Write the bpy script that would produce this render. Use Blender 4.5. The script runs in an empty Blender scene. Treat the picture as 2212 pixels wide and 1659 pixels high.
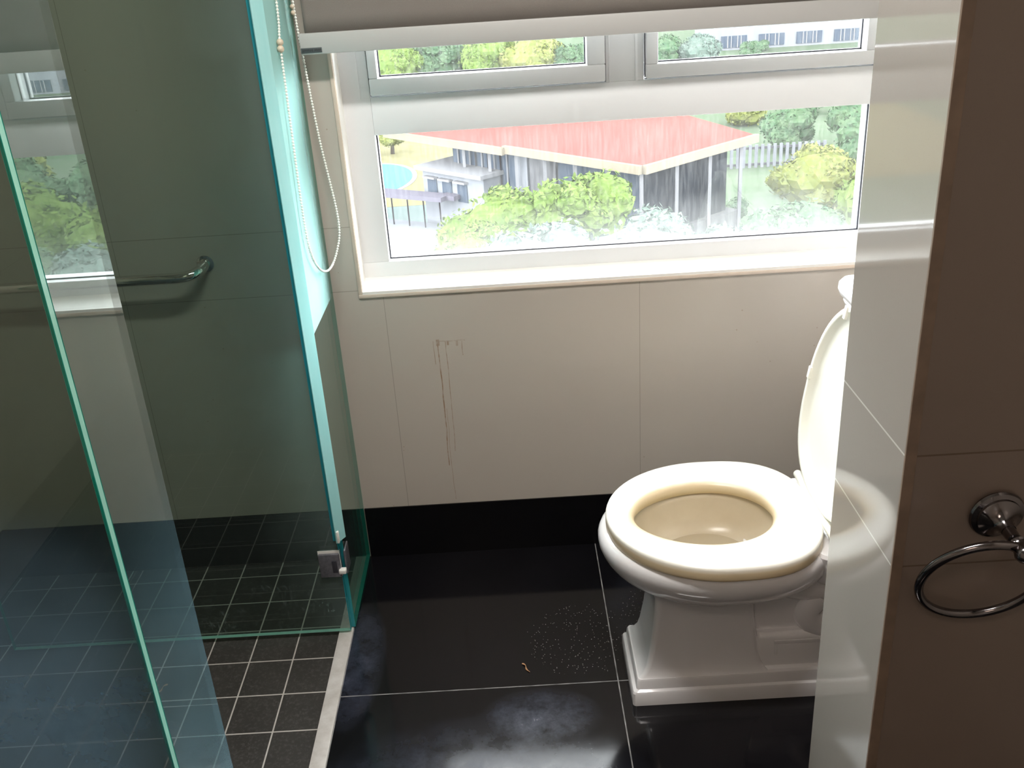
import bpy, bmesh, math, random
from mathutils import Vector, Matrix, noise
random.seed(7)
PI = math.pi
scene = bpy.context.scene
COL = scene.collection

# ------------------------------------------------------------------ camera
def cam_axes(yaw, pitch, roll):
    cy, sy, cp, sp, cr, sr = (math.cos(yaw), math.sin(yaw), math.cos(pitch), math.sin(pitch),
                              math.cos(roll), math.sin(roll))
    F = Vector((sy*cp, cy*cp, -sp)); r0 = Vector((cy, -sy, 0)); U = r0.cross(F)
    return r0*cr + U*sr, -r0*sr + U*cr, F
cr_, cu_, cf_ = cam_axes(-0.0101, 0.428, -0.0652)
cam_data = bpy.data.cameras.new('camera')
cam_data.sensor_fit = 'HORIZONTAL'; cam_data.sensor_width = 36.0
cam_data.lens = 2080/2212*36.0
cam_data.clip_start = 0.02; cam_data.clip_end = 2000
cam = bpy.data.objects.new('camera', cam_data); COL.objects.link(cam)
M = Matrix((cr_, cu_, -cf_)).transposed().to_4x4(); M.translation = Vector((.430, -2.140, 1.452))
cam.matrix_world = M
scene.camera = cam

# ------------------------------------------------------------------ light and exposure
SKY = 20.0
world = bpy.data.worlds.new('world'); scene.world = world; world.use_nodes = True
bg = world.node_tree.nodes['Background']
bg.inputs[0].default_value = (0.93, 0.97, 1.0, 1)
# hazy bright sky: brightest low down, dimmer overhead
_nt = world.node_tree
_g = _nt.nodes.new('ShaderNodeTexCoord'); _s = _nt.nodes.new('ShaderNodeSeparateXYZ'); _r = _nt.nodes.new('ShaderNodeMapRange')
_nt.links.new(_g.outputs['Generated'], _s.inputs[0]); _nt.links.new(_s.outputs[2], _r.inputs['Value'])
_r.inputs['From Min'].default_value = .30; _r.inputs['From Max'].default_value = .85
_r.inputs['To Min'].default_value = SKY; _r.inputs['To Max'].default_value = SKY*.25
_nt.links.new(_r.outputs[0], bg.inputs[1])
scene.view_settings.view_transform = 'Standard'
scene.view_settings.look = 'None'
scene.view_settings.exposure = 0.65
scene.view_settings.gamma = 1.0
scene.view_settings.use_curve_mapping = False
cy_ = scene.cycles
cy_.max_bounces = 14; cy_.diffuse_bounces = 7; cy_.glossy_bounces = 6
cy_.transmission_bounces = 8; cy_.transparent_max_bounces = 24
cy_.caustics_reflective = False; cy_.caustics_refractive = False
cy_.sample_clamp_indirect = 6.0

def area_lamp(name, loc, rot, sx, sy, power, color=(1, 1, 1)):
    l = bpy.data.lights.new(name, 'AREA'); l.shape = 'RECTANGLE'; l.size = sx; l.size_y = sy
    l.energy = power; l.color = color
    o = bpy.data.objects.new(name, l); COL.objects.link(o); o.location = loc; o.rotation_euler = rot
    return o
# added fill lights that brighten the interior, out of view (rims built below)
aisle_fill = area_lamp('aisle_fill_light', (0.45, -1.09, 2.33), (0, 0, 0), 0.7, 0.12, 20.0, (1.0, 0.95, 0.90))
room_fill = area_lamp('room_fill_light', (0.10, -2.65, 2.33), (0, 0, 0), 0.6, 0.4, 4.5, (1.0, 0.80, 0.66))

# ------------------------------------------------------------------ materials
def new_mat(name):
    m = bpy.data.materials.new(name); m.use_nodes = True
    nt = m.node_tree; return m, nt, nt.nodes['Principled BSDF'], nt.nodes['Material Output']
def N(nt, typ, **kw):
    n = nt.nodes.new(typ)
    for k, v in kw.items():
        setattr(n, k, v)
    return n
def setin(n, i, v): n.inputs[i].default_value = v
def math_(nt, op, a, b=None, c=None):
    n = N(nt, 'ShaderNodeMath', operation=op)
    for i, v in enumerate((a, b, c)):
        if v is None: continue
        if isinstance(v, (int, float)): n.inputs[i].default_value = v
        else: nt.links.new(v, n.inputs[i])
    return n.outputs[0]
def mixc(nt, f, a, b):
    n = N(nt, 'ShaderNodeMix', data_type='RGBA')
    for i, v in ((0, f), (6, a), (7, b)):
        if isinstance(v, (int, float)): n.inputs[i].default_value = v
        elif isinstance(v, tuple): n.inputs[i].default_value = (*v[:3], 1)
        else: nt.links.new(v, n.inputs[i])
    return n.outputs[2]
def geo_pos(nt):
    g = N(nt, 'ShaderNodeNewGeometry'); s = N(nt, 'ShaderNodeSeparateXYZ')
    nt.links.new(g.outputs['Position'], s.inputs[0])
    return g.outputs['Position'], s.outputs[0], s.outputs[1], s.outputs[2]
def noise_(nt, vec, scale, detail=3, rough=.55):
    n = N(nt, 'ShaderNodeTexNoise'); n.inputs['Scale'].default_value = scale
    n.inputs['Detail'].default_value = detail; n.inputs['Roughness'].default_value = rough
    if vec is not None: nt.links.new(vec, n.inputs['Vector'])
    return n.outputs['Fac']
def ramp(nt, f, p0, p1, c0=(0, 0, 0, 1), c1=(1, 1, 1, 1)):
    r = N(nt, 'ShaderNodeValToRGB'); e = r.color_ramp.elements
    e[0].position = p0; e[1].position = p1; e[0].color = c0; e[1].color = c1
    nt.links.new(f, r.inputs[0]); return r.outputs[0]
def bump(nt, bs, h, strength, dist=.002):
    b = N(nt, 'ShaderNodeBump'); b.inputs['Strength'].default_value = strength
    b.inputs['Distance'].default_value = dist; nt.links.new(h, b.inputs['Height'])
    nt.links.new(b.outputs[0], bs.inputs['Normal'])
def plain(name, col, rough=.5, metal=0., spec=.5, coat=0., nscale=0, namt=.08, bumps=0.):
    m, nt, b, o = new_mat(name)
    b.inputs['Roughness'].default_value = rough; b.inputs['Metallic'].default_value = metal
    b.inputs['Specular IOR Level'].default_value = spec
    if coat: b.inputs['Coat Weight'].default_value = coat; b.inputs['Coat Roughness'].default_value = .05
    if nscale:
        p, x, y, z = geo_pos(nt); f = noise_(nt, p, nscale)
        c2 = tuple(min(1, v*(1+namt*2)) for v in col); c1 = tuple(v*(1-namt*2) for v in col)
        nt.links.new(mixc(nt, f, c1, c2), b.inputs['Base Color'])
        if bumps: bump(nt, b, noise_(nt, p, nscale*6), bumps)
    else: b.inputs['Base Color'].default_value = (*col, 1)
    return m

def line_mask(nt, coord, positions=None, period=None, offset=0., half=.001):
    """1 on joint lines, 0 elsewhere"""
    out = None
    if period:
        t = math_(nt, 'SUBTRACT', coord, offset)
        t = math_(nt, 'DIVIDE', t, period)
        t = math_(nt, 'SUBTRACT', t, math_(nt, 'ROUND', t))
        t = math_(nt, 'MULTIPLY', math_(nt, 'ABSOLUTE', t), period)
        return math_(nt, 'LESS_THAN', t, half)
    for p_ in positions:
        t = math_(nt, 'LESS_THAN', math_(nt, 'ABSOLUTE', math_(nt, 'SUBTRACT', coord, p_)), half)
        out = t if out is None else math_(nt, 'MAXIMUM', out, t)
    return out

def wall_tile(name, axis='x', vper=.6, voff=.121, stains=False, rough=.22, joint=(.30, .265, .22), vline=True, jhalf=.0009, bumpk=.25, base=((.475, .425, .375), (.53, .485, .425))):
    m, nt, b, o = new_mat(name)
    p, x, y, z = geo_pos(nt)
    big = noise_(nt, p, 2.2, 2); fine = noise_(nt, p, 420, 2, .7)
    col = mixc(nt, big, *base)
    speck = ramp(nt, fine, .62, .80)
    col = mixc(nt, math_(nt, 'MULTIPLY', speck, .35), col, tuple(v*.65 for v in base[1]))
    h = line_mask(nt, z, positions=(.738, .8904, 1.49, 2.09), half=jhalf)
    if vline:
        v = line_mask(nt, x if axis == 'x' else y, period=vper, offset=voff, half=jhalf*.8)
        h = math_(nt, 'MAXIMUM', h, v)
    col = mixc(nt, math_(nt, 'MULTIPLY', h, .85), col, joint)
    if stains:   # thin brown drips run down the tiles under the window
        wob = noise_(nt, p, 9, 2)
        xs = math_(nt, 'ADD', x, math_(nt, 'MULTIPLY', math_(nt, 'SUBTRACT', wob, .5), .010))
        tot = None
        def seg(cx, z0, z1, hw, amt):
            a = math_(nt, 'LESS_THAN', math_(nt, 'ABSOLUTE', math_(nt, 'SUBTRACT', xs, cx)), hw)
            a = math_(nt, 'MULTIPLY', a, math_(nt, 'GREATER_THAN', z, z0))
            a = math_(nt, 'MULTIPLY', a, math_(nt, 'LESS_THAN', z, z1))
            return math_(nt, 'MULTIPLY', a, amt)
        brk = ramp(nt, noise_(nt, p, 60, 3), .35, .6)
        for s in ((.238, .26, .602, .0014, .85), (.2385, .588, .604, .004, .75), (.262, .588, .600, .0025, .6), (.2435, .16, .42, .0009, .5), (.2565, .30, .598, .0011, .6),
                  (.2275, .54, .60, .0009, .6), (.296, .56, .597, .0011, .55), (.284, .585, .598, .003, .5)):
            q = seg(*s); tot = q if tot is None else math_(nt, 'MAXIMUM', tot, q)
        hz = math_(nt, 'LESS_THAN', math_(nt, 'ABSOLUTE', math_(nt, 'SUBTRACT', z,
             math_(nt, 'ADD', .597, math_(nt, 'MULTIPLY', math_(nt, 'SUBTRACT', wob, .5), .03)))), .0016)
        hz = math_(nt, 'MULTIPLY', hz, math_(nt, 'MULTIPLY', math_(nt, 'GREATER_THAN', x, .233), math_(nt, 'LESS_THAN', x, .303)))
        tot = math_(nt, 'MAXIMUM', tot, math_(nt, 'MULTIPLY', math_(nt, 'MULTIPLY', hz, brk), .5))
        # round flecks
        vo = N(nt, 'ShaderNodeTexVoronoi'); vo.inputs['Scale'].default_value = 26; nt.links.new(p, vo.inputs['Vector'])
        fl = math_(nt, 'LESS_THAN', vo.outputs['Distance'], .05)
        fl = math_(nt, 'MULTIPLY', fl, math_(nt, 'GREATER_THAN', noise_(nt, p, 3.0, 1), .52))
        tot = math_(nt, 'MAXIMUM', math_(nt, 'MULTIPLY', tot, math_(nt, 'ADD', .35, math_(nt, 'MULTIPLY', brk, .65))), math_(nt, 'MULTIPLY', fl, .4))
        col = mixc(nt, tot, col, (.27, .15, .075))
    nt.links.new(col, b.inputs['Base Color'])
    b.inputs['Roughness'].default_value = rough
    b.inputs['Specular IOR Level'].default_value = .5
    hh = math_(nt, 'SUBTRACT', math_(nt, 'MULTIPLY', fine, .25), math_(nt, 'MULTIPLY', h, 1.0))
    bump(nt, b, hh, bumpk, .0008)
    return m

MT = {}
MT['tile_window'] = wall_tile('greige wall tile by window', 'x', stains=True, rough=.30)
MT['tile_side'] = wall_tile('greige wall tile side', 'y', voff=-.59)
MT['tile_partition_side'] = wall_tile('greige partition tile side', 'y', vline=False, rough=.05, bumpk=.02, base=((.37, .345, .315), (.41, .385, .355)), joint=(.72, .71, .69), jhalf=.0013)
MT['tile_partition_front'] = wall_tile('shade-browned partition tile front', 'x', voff=1.466, rough=.3, joint=(.12, .08, .05), jhalf=.0012, base=((.20, .158, .135), (.235, .188, .16)))  # same tile in darker brown, the end's shade put into the colour
MT['plaster'] = plain('white ceiling paint', (.82, .81, .78), .8, nscale=8, namt=.02)
MT['skirt'] = plain('black skirting tile', (.004, .004, .005), .25, spec=.25, nscale=30, namt=.2)
MT['pvc'] = plain('white window frame', (.80, .815, .83), .35, nscale=3, namt=.015)
MT['reveal'] = plain('cream window reveal', (.88, .86, .82), .4, nscale=12, namt=.03)
MT['trim'] = plain('cream edge trim', (.66, .55, .46), .4, nscale=25, namt=.06)
MT['gasket'] = plain('dark rubber gasket', (.03, .03, .04), .5)
MT['chrome'] = plain('chrome', (.78, .76, .74), .07, 1.0)
MT['dark_chrome'] = plain('room-darkened chrome', (.20, .185, .19), .14, 1.0, nscale=40, namt=.15)  # base darkened for the dim room the chrome reflects
MT['hinge'] = plain('worn steel hinge', (.22, .22, .25), .38, .7, nscale=120, namt=.2)
MT['putty'] = plain('white plastic', (.80, .80, .76), .4)
MT['ceramic'] = plain('white glazed ceramic', (.84, .84, .86), .10, spec=.6, coat=.5)
MT['blind_bar'] = plain('blind bottom bar', (.50, .50, .49), .45)
MT['tag'] = plain('dark grey tag', (.07, .085, .09), .5)
MT['tag_print'] = plain('tag print', (.02, .022, .025), .5)
MT['bead'] = plain('white bead cord', (.86, .86, .80), .4)
MT['bead_stop'] = plain('beige plastic stop', (.62, .52, .40), .4)
MT['water'] = plain('still water in bowl', (.42, .36, .26), .25, spec=.2)

def seat_material():
    m, nt, b, o = new_mat('cream toilet seat plastic')
    g = N(nt, 'ShaderNodeNewGeometry'); p, x, y, z = geo_pos(nt)
    # yellowed where the hole edge and the outer rim are worn: measured from the hole outline
    dx = math_(nt, 'DIVIDE', math_(nt, 'SUBTRACT', x, .776), .139)
    dy = math_(nt, 'DIVIDE', math_(nt, 'SUBTRACT', y, -.505), .107)
    r = math_(nt, 'SQRT', math_(nt, 'ADD', math_(nt, 'POWER', math_(nt, 'ABSOLUTE', dx), 2.0), math_(nt, 'POWER', math_(nt, 'ABSOLUTE', dy), 2.0)))
    n1 = noise_(nt, p, 14, 3)
    f = ramp(nt, math_(nt, 'ADD', r, math_(nt, 'MULTIPLY', math_(nt, 'SUBTRACT', n1, .5), .35)), .0, 1.0)
    k = N(nt, 'ShaderNodeMapRange'); k.inputs['From Min'].default_value = 1.0; k.inputs['From Max'].default_value = 1.22
    nt.links.new(math_(nt, 'ADD', r, math_(nt, 'MULTIPLY', math_(nt, 'SUBTRACT', n1, .5), .3)), k.inputs['Value'])
    col = mixc(nt, k.outputs[0], (.72, .58, .38), (.88, .87, .80))
    zz = N(nt, 'ShaderNodeMapRange'); zz.inputs['From Min'].default_value = .390; zz.inputs['From Max'].default_value = .4005
    nt.links.new(z, zz.inputs['Value'])
    col = mixc(nt, zz.outputs[0], (.68, .56, .36), col)
    nt.links.new(col, b.inputs['Base Color']); b.inputs['Roughness'].default_value = .28
    return m
MT['seat'] = seat_material()
MT['lid'] = plain('cream toilet lid plastic', (.88, .88, .80), .25, nscale=6, namt=.02)
def bowl_in():
    m, nt, b, o = new_mat('stained bowl glaze')
    p, x, y, z = geo_pos(nt); n1 = noise_(nt, p, 18, 4)
    nt.links.new(mixc(nt, n1, (.48, .41, .29), (.60, .53, .41)), b.inputs['Base Color'])
    b.inputs['Roughness'].default_value = .3; return m
MT['bowl_in'] = bowl_in()

def blind_mat():
    m, nt, b, o = new_mat('grey blackout blind cloth')
    p, x, y, z = geo_pos(nt)
    f = noise_(nt, p, 500, 2); f2 = noise_(nt, p, 4, 3)
    c = mixc(nt, f, (.19, .172, .155), (.24, .215, .195))
    nt.links.new(mixc(nt, math_(nt, 'MULTIPLY', f2, .2), c, (.17, .15, .135)), b.inputs['Base Color'])
    b.inputs['Roughness'].default_value = .8; b.inputs['Specular IOR Level'].default_value = .2
    return m
MT['blind'] = blind_mat()

def floor_mat():
    m, nt, b, o = new_mat('black polished floor tile')
    p, x, y, z = geo_pos(nt)
    j = math_(nt, 'MAXIMUM', line_mask(nt, x, period=.6, offset=0., half=.0013),
              line_mask(nt, y, period=.6, offset=-.525, half=.0013))
    jn = ramp(nt, noise_(nt, p, 25, 3), .3, .7)
    n1 = noise_(nt, p, 6, 4); n2 = noise_(nt, p, 90, 4, .7)
    col = mixc(nt, n1, (.003, .003, .004), (.007, .007, .009))
    # dried water marks: by the shower strip, and beside the front tile's right end
    def blob(cx, cy, rx, ry):
        a = math_(nt, 'DIVIDE', math_(nt, 'SUBTRACT', x, cx), rx); c = math_(nt, 'DIVIDE', math_(nt, 'SUBTRACT', y, cy), ry)
        d = math_(nt, 'ADD', math_(nt, 'POWER', math_(nt, 'ABSOLUTE', a), 2.0), math_(nt, 'POWER', math_(nt, 'ABSOLUTE', c), 2.0))
        return math_(nt, 'MAXIMUM', math_(nt, 'SUBTRACT', 1.0, d), 0.)
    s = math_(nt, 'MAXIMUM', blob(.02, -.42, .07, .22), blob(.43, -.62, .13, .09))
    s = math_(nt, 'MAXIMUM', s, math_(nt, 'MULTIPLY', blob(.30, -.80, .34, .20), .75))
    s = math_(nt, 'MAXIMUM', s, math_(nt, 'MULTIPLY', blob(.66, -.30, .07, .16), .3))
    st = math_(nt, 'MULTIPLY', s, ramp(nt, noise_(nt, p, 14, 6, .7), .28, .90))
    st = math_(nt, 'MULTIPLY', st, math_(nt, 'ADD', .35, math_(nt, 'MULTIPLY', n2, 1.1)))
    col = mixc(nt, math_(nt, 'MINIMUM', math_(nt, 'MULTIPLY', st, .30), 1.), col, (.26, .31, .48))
    # white specks of dried drops toward the toilet
    vo = N(nt, 'ShaderNodeTexVoronoi'); vo.inputs['Scale'].default_value = 150; nt.links.new(p, vo.inputs['Vector'])
    fl = math_(nt, 'LESS_THAN', vo.outputs['Distance'], .13)
    sp = math_(nt, 'MULTIPLY', math_(nt, 'MAXIMUM', blob(.53, -.38, .17, .17), math_(nt, 'MULTIPLY', blob(.68, -.30, .08, .12), 1.)), 1.5)
    fl = math_(nt, 'MULTIPLY', fl, math_(nt, 'GREATER_THAN', math_(nt, 'MULTIPLY', sp, noise_(nt, p, 130, 2)), .38))
    col = mixc(nt, math_(nt, 'MULTIPLY', fl, .6), col, (.5, .5, .46))
    col = mixc(nt, math_(nt, 'MULTIPLY', j, math_(nt, 'ADD', .25, math_(nt, 'MULTIPLY', jn, .6))), col, (.42, .42, .42))
    nt.links.new(col, b.inputs['Base Color'])
    rr = math_(nt, 'ADD', .06, math_(nt, 'MULTIPLY', st, .35)); rr = math_(nt, 'ADD', rr, math_(nt, 'MULTIPLY', n1, .06))
    nt.links.new(rr, b.inputs['Roughness'])
    b.inputs['Specular IOR Level'].default_value = .4
    bump(nt, b, math_(nt, 'SUBTRACT', math_(nt, 'MULTIPLY', noise_(nt, p, 35, 4), .35), j), .06, .0012)
    return m
MT['floor'] = floor_mat()

def mosaic_mat():
    m, nt, b, o = new_mat('charcoal shower floor tile')
    p, x, y, z = geo_pos(nt)
    j = math_(nt, 'MAXIMUM', line_mask(nt, x, period=.100, offset=-.128, half=.0016),
              line_mask(nt, y, period=.111, offset=-.392, half=.0016))
    n1 = noise_(nt, p, 7, 4); n2 = noise_(nt, p, 160, 4, .7)
    col = mixc(nt, n1, (.022, .021, .020), (.055, .052, .048))
    col = mixc(nt, math_(nt, 'MULTIPLY', ramp(nt, n2, .5, .7), .35), col, (.16, .155, .15))
    col = mixc(nt, j, col, (.50, .48, .45))
    nt.links.new(col, b.inputs['Base Color']); b.inputs['Roughness'].default_value = .38
    bump(nt, b, math_(nt, 'SUBTRACT', math_(nt, 'MULTIPLY', n2, .5), j), .3, .0012)
    return m
MT['mosaic'] = mosaic_mat()
def marble():
    m, nt, b, o = new_mat('pale marble strip')
    p, x, y, z = geo_pos(nt)
    nt.links.new(mixc(nt, ramp(nt, noise_(nt, p, 14, 5, .7), .35, .7), (.48, .46, .43), (.66, .65, .63)), b.inputs['Base Color'])
    b.inputs['Roughness'].default_value = .3; return m
MT['marble'] = marble()

def sheet_glass(name, tint, ior=1.5, dirt_haze=None, rough=0.0, refl=1.0):
    """thin architectural glass: tinted straight-through transmission plus Fresnel reflection, with optional dirt or painted haze"""
    m, nt, b, o = new_mat(name); nt.nodes.remove(b)
    tr = N(nt, 'ShaderNodeBsdfTransparent'); tr.inputs[0].default_value = (*tint, 1)
    gl = N(nt, 'ShaderNodeBsdfGlossy'); gl.inputs['Roughness'].default_value = rough
    gl.inputs[0].default_value = (.95, 1, .98, 1)
    fr = N(nt, 'ShaderNodeFresnel'); fr.inputs[0].default_value = ior
    # use the outward normal on both sides so that back faces reflect like front faces
    mx = N(nt, 'ShaderNodeMixShader'); 
    g = N(nt, 'ShaderNodeNewGeometry')
    dt = N(nt, 'ShaderNodeVectorMath', operation='DOT_PRODUCT'); nt.links.new(g.outputs['Normal'], dt.inputs[0]); nt.links.new(g.outputs['Incoming'], dt.inputs[1])
    c = math_(nt, 'ABSOLUTE', dt.outputs['Value'])
    q = math_(nt, 'POWER', math_(nt, 'SUBTRACT', 1.0, c), 5.0)
    f = math_(nt, 'ADD', .04, math_(nt, 'MULTIPLY', q, .96))
    f = math_(nt, 'MULTIPLY', f, refl)
    nt.links.new(f, mx.inputs[0]); nt.links.new(tr.outputs[0], mx.inputs[1]); nt.links.new(gl.outputs[0], mx.inputs[2])
    out = mx.outputs[0]
    if dirt_haze:
        p, x, y, z = geo_pos(nt)
        fac, colr = dirt_haze(nt, p, x, y, z)
        df = N(nt, 'ShaderNodeBsdfDiffuse'); tl = N(nt, 'ShaderNodeBsdfTranslucent')
        df.inputs[0].default_value = (*colr, 1); tl.inputs[0].default_value = (*colr, 1)
        m2 = N(nt, 'ShaderNodeMixShader'); m2.inputs[0].default_value = .5
        nt.links.new(df.outputs[0], m2.inputs[1]); nt.links.new(tl.outputs[0], m2.inputs[2])
        m3 = N(nt, 'ShaderNodeMixShader'); nt.links.new(fac, m3.inputs[0]); nt.links.new(out, m3.inputs[1]); nt.links.new(m2.outputs[0], m3.inputs[2])
        out = m3.outputs[0]
    nt.links.new(out, o.inputs['Surface'])
    return m

def scum_door(nt, p, x, y, z):
    s = N(nt, 'ShaderNodeMapping'); s.inputs['Scale'].default_value = (1, 1, .45); nt.links.new(p, s.inputs[0])
    n = noise_(nt, s.outputs[0], 150, 3, .6); n2 = noise_(nt, p, 11, 3)
    zmask = math_(nt, 'MULTIPLY', math_(nt, 'GREATER_THAN', z, .02),
                  math_(nt, 'LESS_THAN', math_(nt, 'ADD', z, math_(nt, 'MULTIPLY', n2, .09)), .195))
    xm = ramp(nt, noise_(nt, p, 8.5, 2), .42, .56)
    spots = math_(nt, 'MULTIPLY', ramp(nt, n, .55, .66), math_(nt, 'MULTIPLY', zmask, xm))
    st = N(nt, 'ShaderNodeMapping'); st.inputs['Scale'].default_value = (1, 1, .06); nt.links.new(p, st.inputs[0])
    streak = ramp(nt, noise_(nt, st.outputs[0], 45, 2), .62, .80)
    hz = N(nt, 'ShaderNodeMapRange'); hz.inputs['From Min'].default_value = -.20; hz.inputs['From Max'].default_value = -.005
    nt.links.new(math_(nt, 'ADD', x, math_(nt, 'MULTIPLY', math_(nt, 'SUBTRACT', n2, .5), .10)), hz.inputs['Value'])
    base = math_(nt, 'ADD', .008, math_(nt, 'MULTIPLY', noise_(nt, p, 4, 3), .012))
    base = math_(nt, 'ADD', base, math_(nt, 'MULTIPLY', math_(nt, 'POWER', hz.outputs[0], 2.0), .12))
    return math_(nt, 'ADD', math_(nt, 'MULTIPLY', spots, .22), math_(nt, 'ADD', base, math_(nt, 'MULTIPLY', streak, .02))), (.62, .80, .80)
def haze_front(nt, p, x, y, z):  # bluish haze painted low on the stained glass for the room's reflection
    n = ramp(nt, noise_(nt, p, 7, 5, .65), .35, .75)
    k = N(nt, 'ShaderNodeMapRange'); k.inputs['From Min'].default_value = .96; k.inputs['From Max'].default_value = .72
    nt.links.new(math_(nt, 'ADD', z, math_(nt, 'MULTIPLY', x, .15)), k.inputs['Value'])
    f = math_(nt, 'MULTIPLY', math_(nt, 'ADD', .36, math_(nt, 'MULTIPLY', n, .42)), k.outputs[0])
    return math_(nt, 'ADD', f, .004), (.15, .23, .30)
def haze_return(nt, p, x, y, z):  # haze painted over the strip to lighten its reflection, denser lower down
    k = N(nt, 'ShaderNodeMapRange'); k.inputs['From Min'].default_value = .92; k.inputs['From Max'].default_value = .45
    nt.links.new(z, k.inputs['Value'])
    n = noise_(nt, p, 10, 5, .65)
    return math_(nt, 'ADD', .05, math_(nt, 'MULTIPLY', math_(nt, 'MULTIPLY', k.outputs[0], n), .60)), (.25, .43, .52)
def scum_fixed(nt, p, x, y, z):
    n = noise_(nt, p, 9, 3)
    return math_(nt, 'ADD', .01, math_(nt, 'MULTIPLY', n, .03)), (.55, .80, .80)
def dirt_window(nt, p, x, y, z):
    s = N(nt, 'ShaderNodeMapping'); s.inputs['Scale'].default_value = (1, 1, .12); nt.links.new(p, s.inputs[0])
    n = noise_(nt, s.outputs[0], 170, 2, .6)
    k = N(nt, 'ShaderNodeMapRange'); k.inputs['From Min'].default_value = .90; k.inputs['From Max'].default_value = .785
    nt.links.new(z, k.inputs['Value'])
    f = math_(nt, 'ADD', .008, math_(nt, 'MULTIPLY', ramp(nt, n, .4, .75), .022))
    return math_(nt, 'ADD', f, math_(nt, 'MULTIPLY', k.outputs[0], .045)), (.95, .97, .97)
MT['glass_front'] = sheet_glass('green tinted front screen glass', (.865, .885, .855), dirt_haze=haze_front)
MT['glass_return'] = sheet_glass('green tinted return glass', (.91, .955, .94), dirt_haze=haze_return, refl=1.7)
MT['glass_door'] = sheet_glass('green tinted door glass', (.74, .80, .77), dirt_haze=scum_door)
MT['glass_fixed'] = sheet_glass('green tinted fixed glass', (.80, .92, .87), dirt_haze=scum_fixed)
MT['pane'] = sheet_glass('window pane glass', (.98, .985, .98), dirt_haze=dirt_window)

def edge_mat(name, c1, c2):
    m, nt, b, o = new_mat(name)
    p, x, y, z = geo_pos(nt)
    s = N(nt, 'ShaderNodeMapping'); s.inputs['Scale'].default_value = (1, 1, .15); nt.links.new(p, s.inputs[0])
    col = mixc(nt, noise_(nt, s.outputs[0], 60, 3), c1, c2)
    nt.links.new(col, b.inputs['Base Color']); b.inputs['Roughness'].default_value = .12
    tl = N(nt, 'ShaderNodeBsdfTranslucent'); nt.links.new(col, tl.inputs[0])
    mx = N(nt, 'ShaderNodeMixShader'); mx.inputs[0].default_value = .4
    nt.links.new(b.outputs[0], mx.inputs[1]); nt.links.new(tl.outputs[0], mx.inputs[2]); nt.links.new(mx.outputs[0], o.inputs['Surface'])
    return m
MT['edge_dark'] = edge_mat('deep green glass edge', (.0, .30, .22), (.03, .48, .38))
MT['edge_light'] = edge_mat('pale green glass edge', (.35, .85, .70), (.50, .95, .80))
MT['edge_blue'] = edge_mat('blue green glass edge', (.02, .35, .42), (.06, .50, .60))
MT['seal'] = edge_mat('clear vinyl seal', (.45, .85, .85), (.60, .93, .93))
MT['film'] = None

# ------------------------------------------------------------------ mesh helpers
def link(name, me, mats=(), parent=None, smooth=False):
    o = bpy.data.objects.new(name, me); COL.objects.link(o)
    for m in (mats if isinstance(mats, (list, tuple)) else (mats,)): me.materials.append(m)
    if parent: o.parent = parent
    if smooth:
        for p in me.polygons: p.use_smooth = True
    return o
def bm_obj(name, bm, mats, parent=None, smooth=False, recenter=True, autos=None):
    bmesh.ops.recalc_face_normals(bm, faces=bm.faces)
    me = bpy.data.meshes.new(name)
    # put the origin at the bounding box base centre, in parent space
    if recenter and bm.verts:
        mn = Vector([min(v.co[i] for v in bm.verts) for i in range(3)]); mx = Vector([max(v.co[i] for v in bm.verts) for i in range(3)])
        c = Vector(((mn.x+mx.x)/2, (mn.y+mx.y)/2, mn.z))
        bmesh.ops.translate(bm, verts=bm.verts, vec=-c)
    else: c = Vector((0, 0, 0))
    bm.to_mesh(me); bm.free()
    o = link(name, me, mats, parent, smooth)
    o.location = c - (parent['_org'] if parent and '_org' in parent else Vector((0, 0, 0))) if False else c
    if parent is not None:
        o.location = c - WORLD.get(parent.name, Vector((0, 0, 0)))
    WORLD[o.name] = c
    if autos is not None:
        md = None
        for p in me.polygons: p.use_smooth = True
        me.set_sharp_from_angle(angle=math.radians(autos))
    return o
WORLD = {}
def root(name, loc):
    o = bpy.data.objects.new(name, None); COL.objects.link(o); o.location = loc
    o.empty_display_size = .05
    WORLD[o.name] = Vector(loc); return o
def tag(o, label=None, cat=None, group=None, kind=None):
    if label: o['label'] = label
    if cat: o['category'] = cat
    if group: o['group'] = group
    if kind: o['kind'] = kind
    return o
def struct(o): o['kind'] = 'structure'; return o
def box(bm, x0, x1, y0, y1, z0, z1, bev=0., mi=0, seg=2):
    r = bmesh.ops.create_cube(bm, size=1.0)
    vs = r['verts']
    for v in vs:
        v.co = Vector(((x0+x1)/2 + v.co.x*(x1-x0), (y0+y1)/2 + v.co.y*(y1-y0), (z0+z1)/2 + v.co.z*(z1-z0)))
    fs = {f for v in vs for f in v.link_faces}
    for f in fs: f.material_index = mi
    if bev:
        es = list({e for v in vs for e in v.link_edges})
        rr = bmesh.ops.bevel(bm, geom=es, offset=bev, segments=seg, affect='EDGES', profile=.5)
        for f in rr['faces']: f.material_index = mi
    return fs
def obox(name, x0, x1, y0, y1, z0, z1, mat, parent=None, bev=0., seg=2):
    bm = bmesh.new(); box(bm, x0, x1, y0, y1, z0, z1, bev, 0, seg)
    return bm_obj(name, bm, mat, parent, autos=35 if bev else None)
def boxes(name, lst, mat, parent=None, bev=0.):
    bm = bmesh.new()
    for b_ in lst: box(bm, *b_, bev)
    return bm_obj(name, bm, mat, parent, autos=35 if bev else None)
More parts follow.
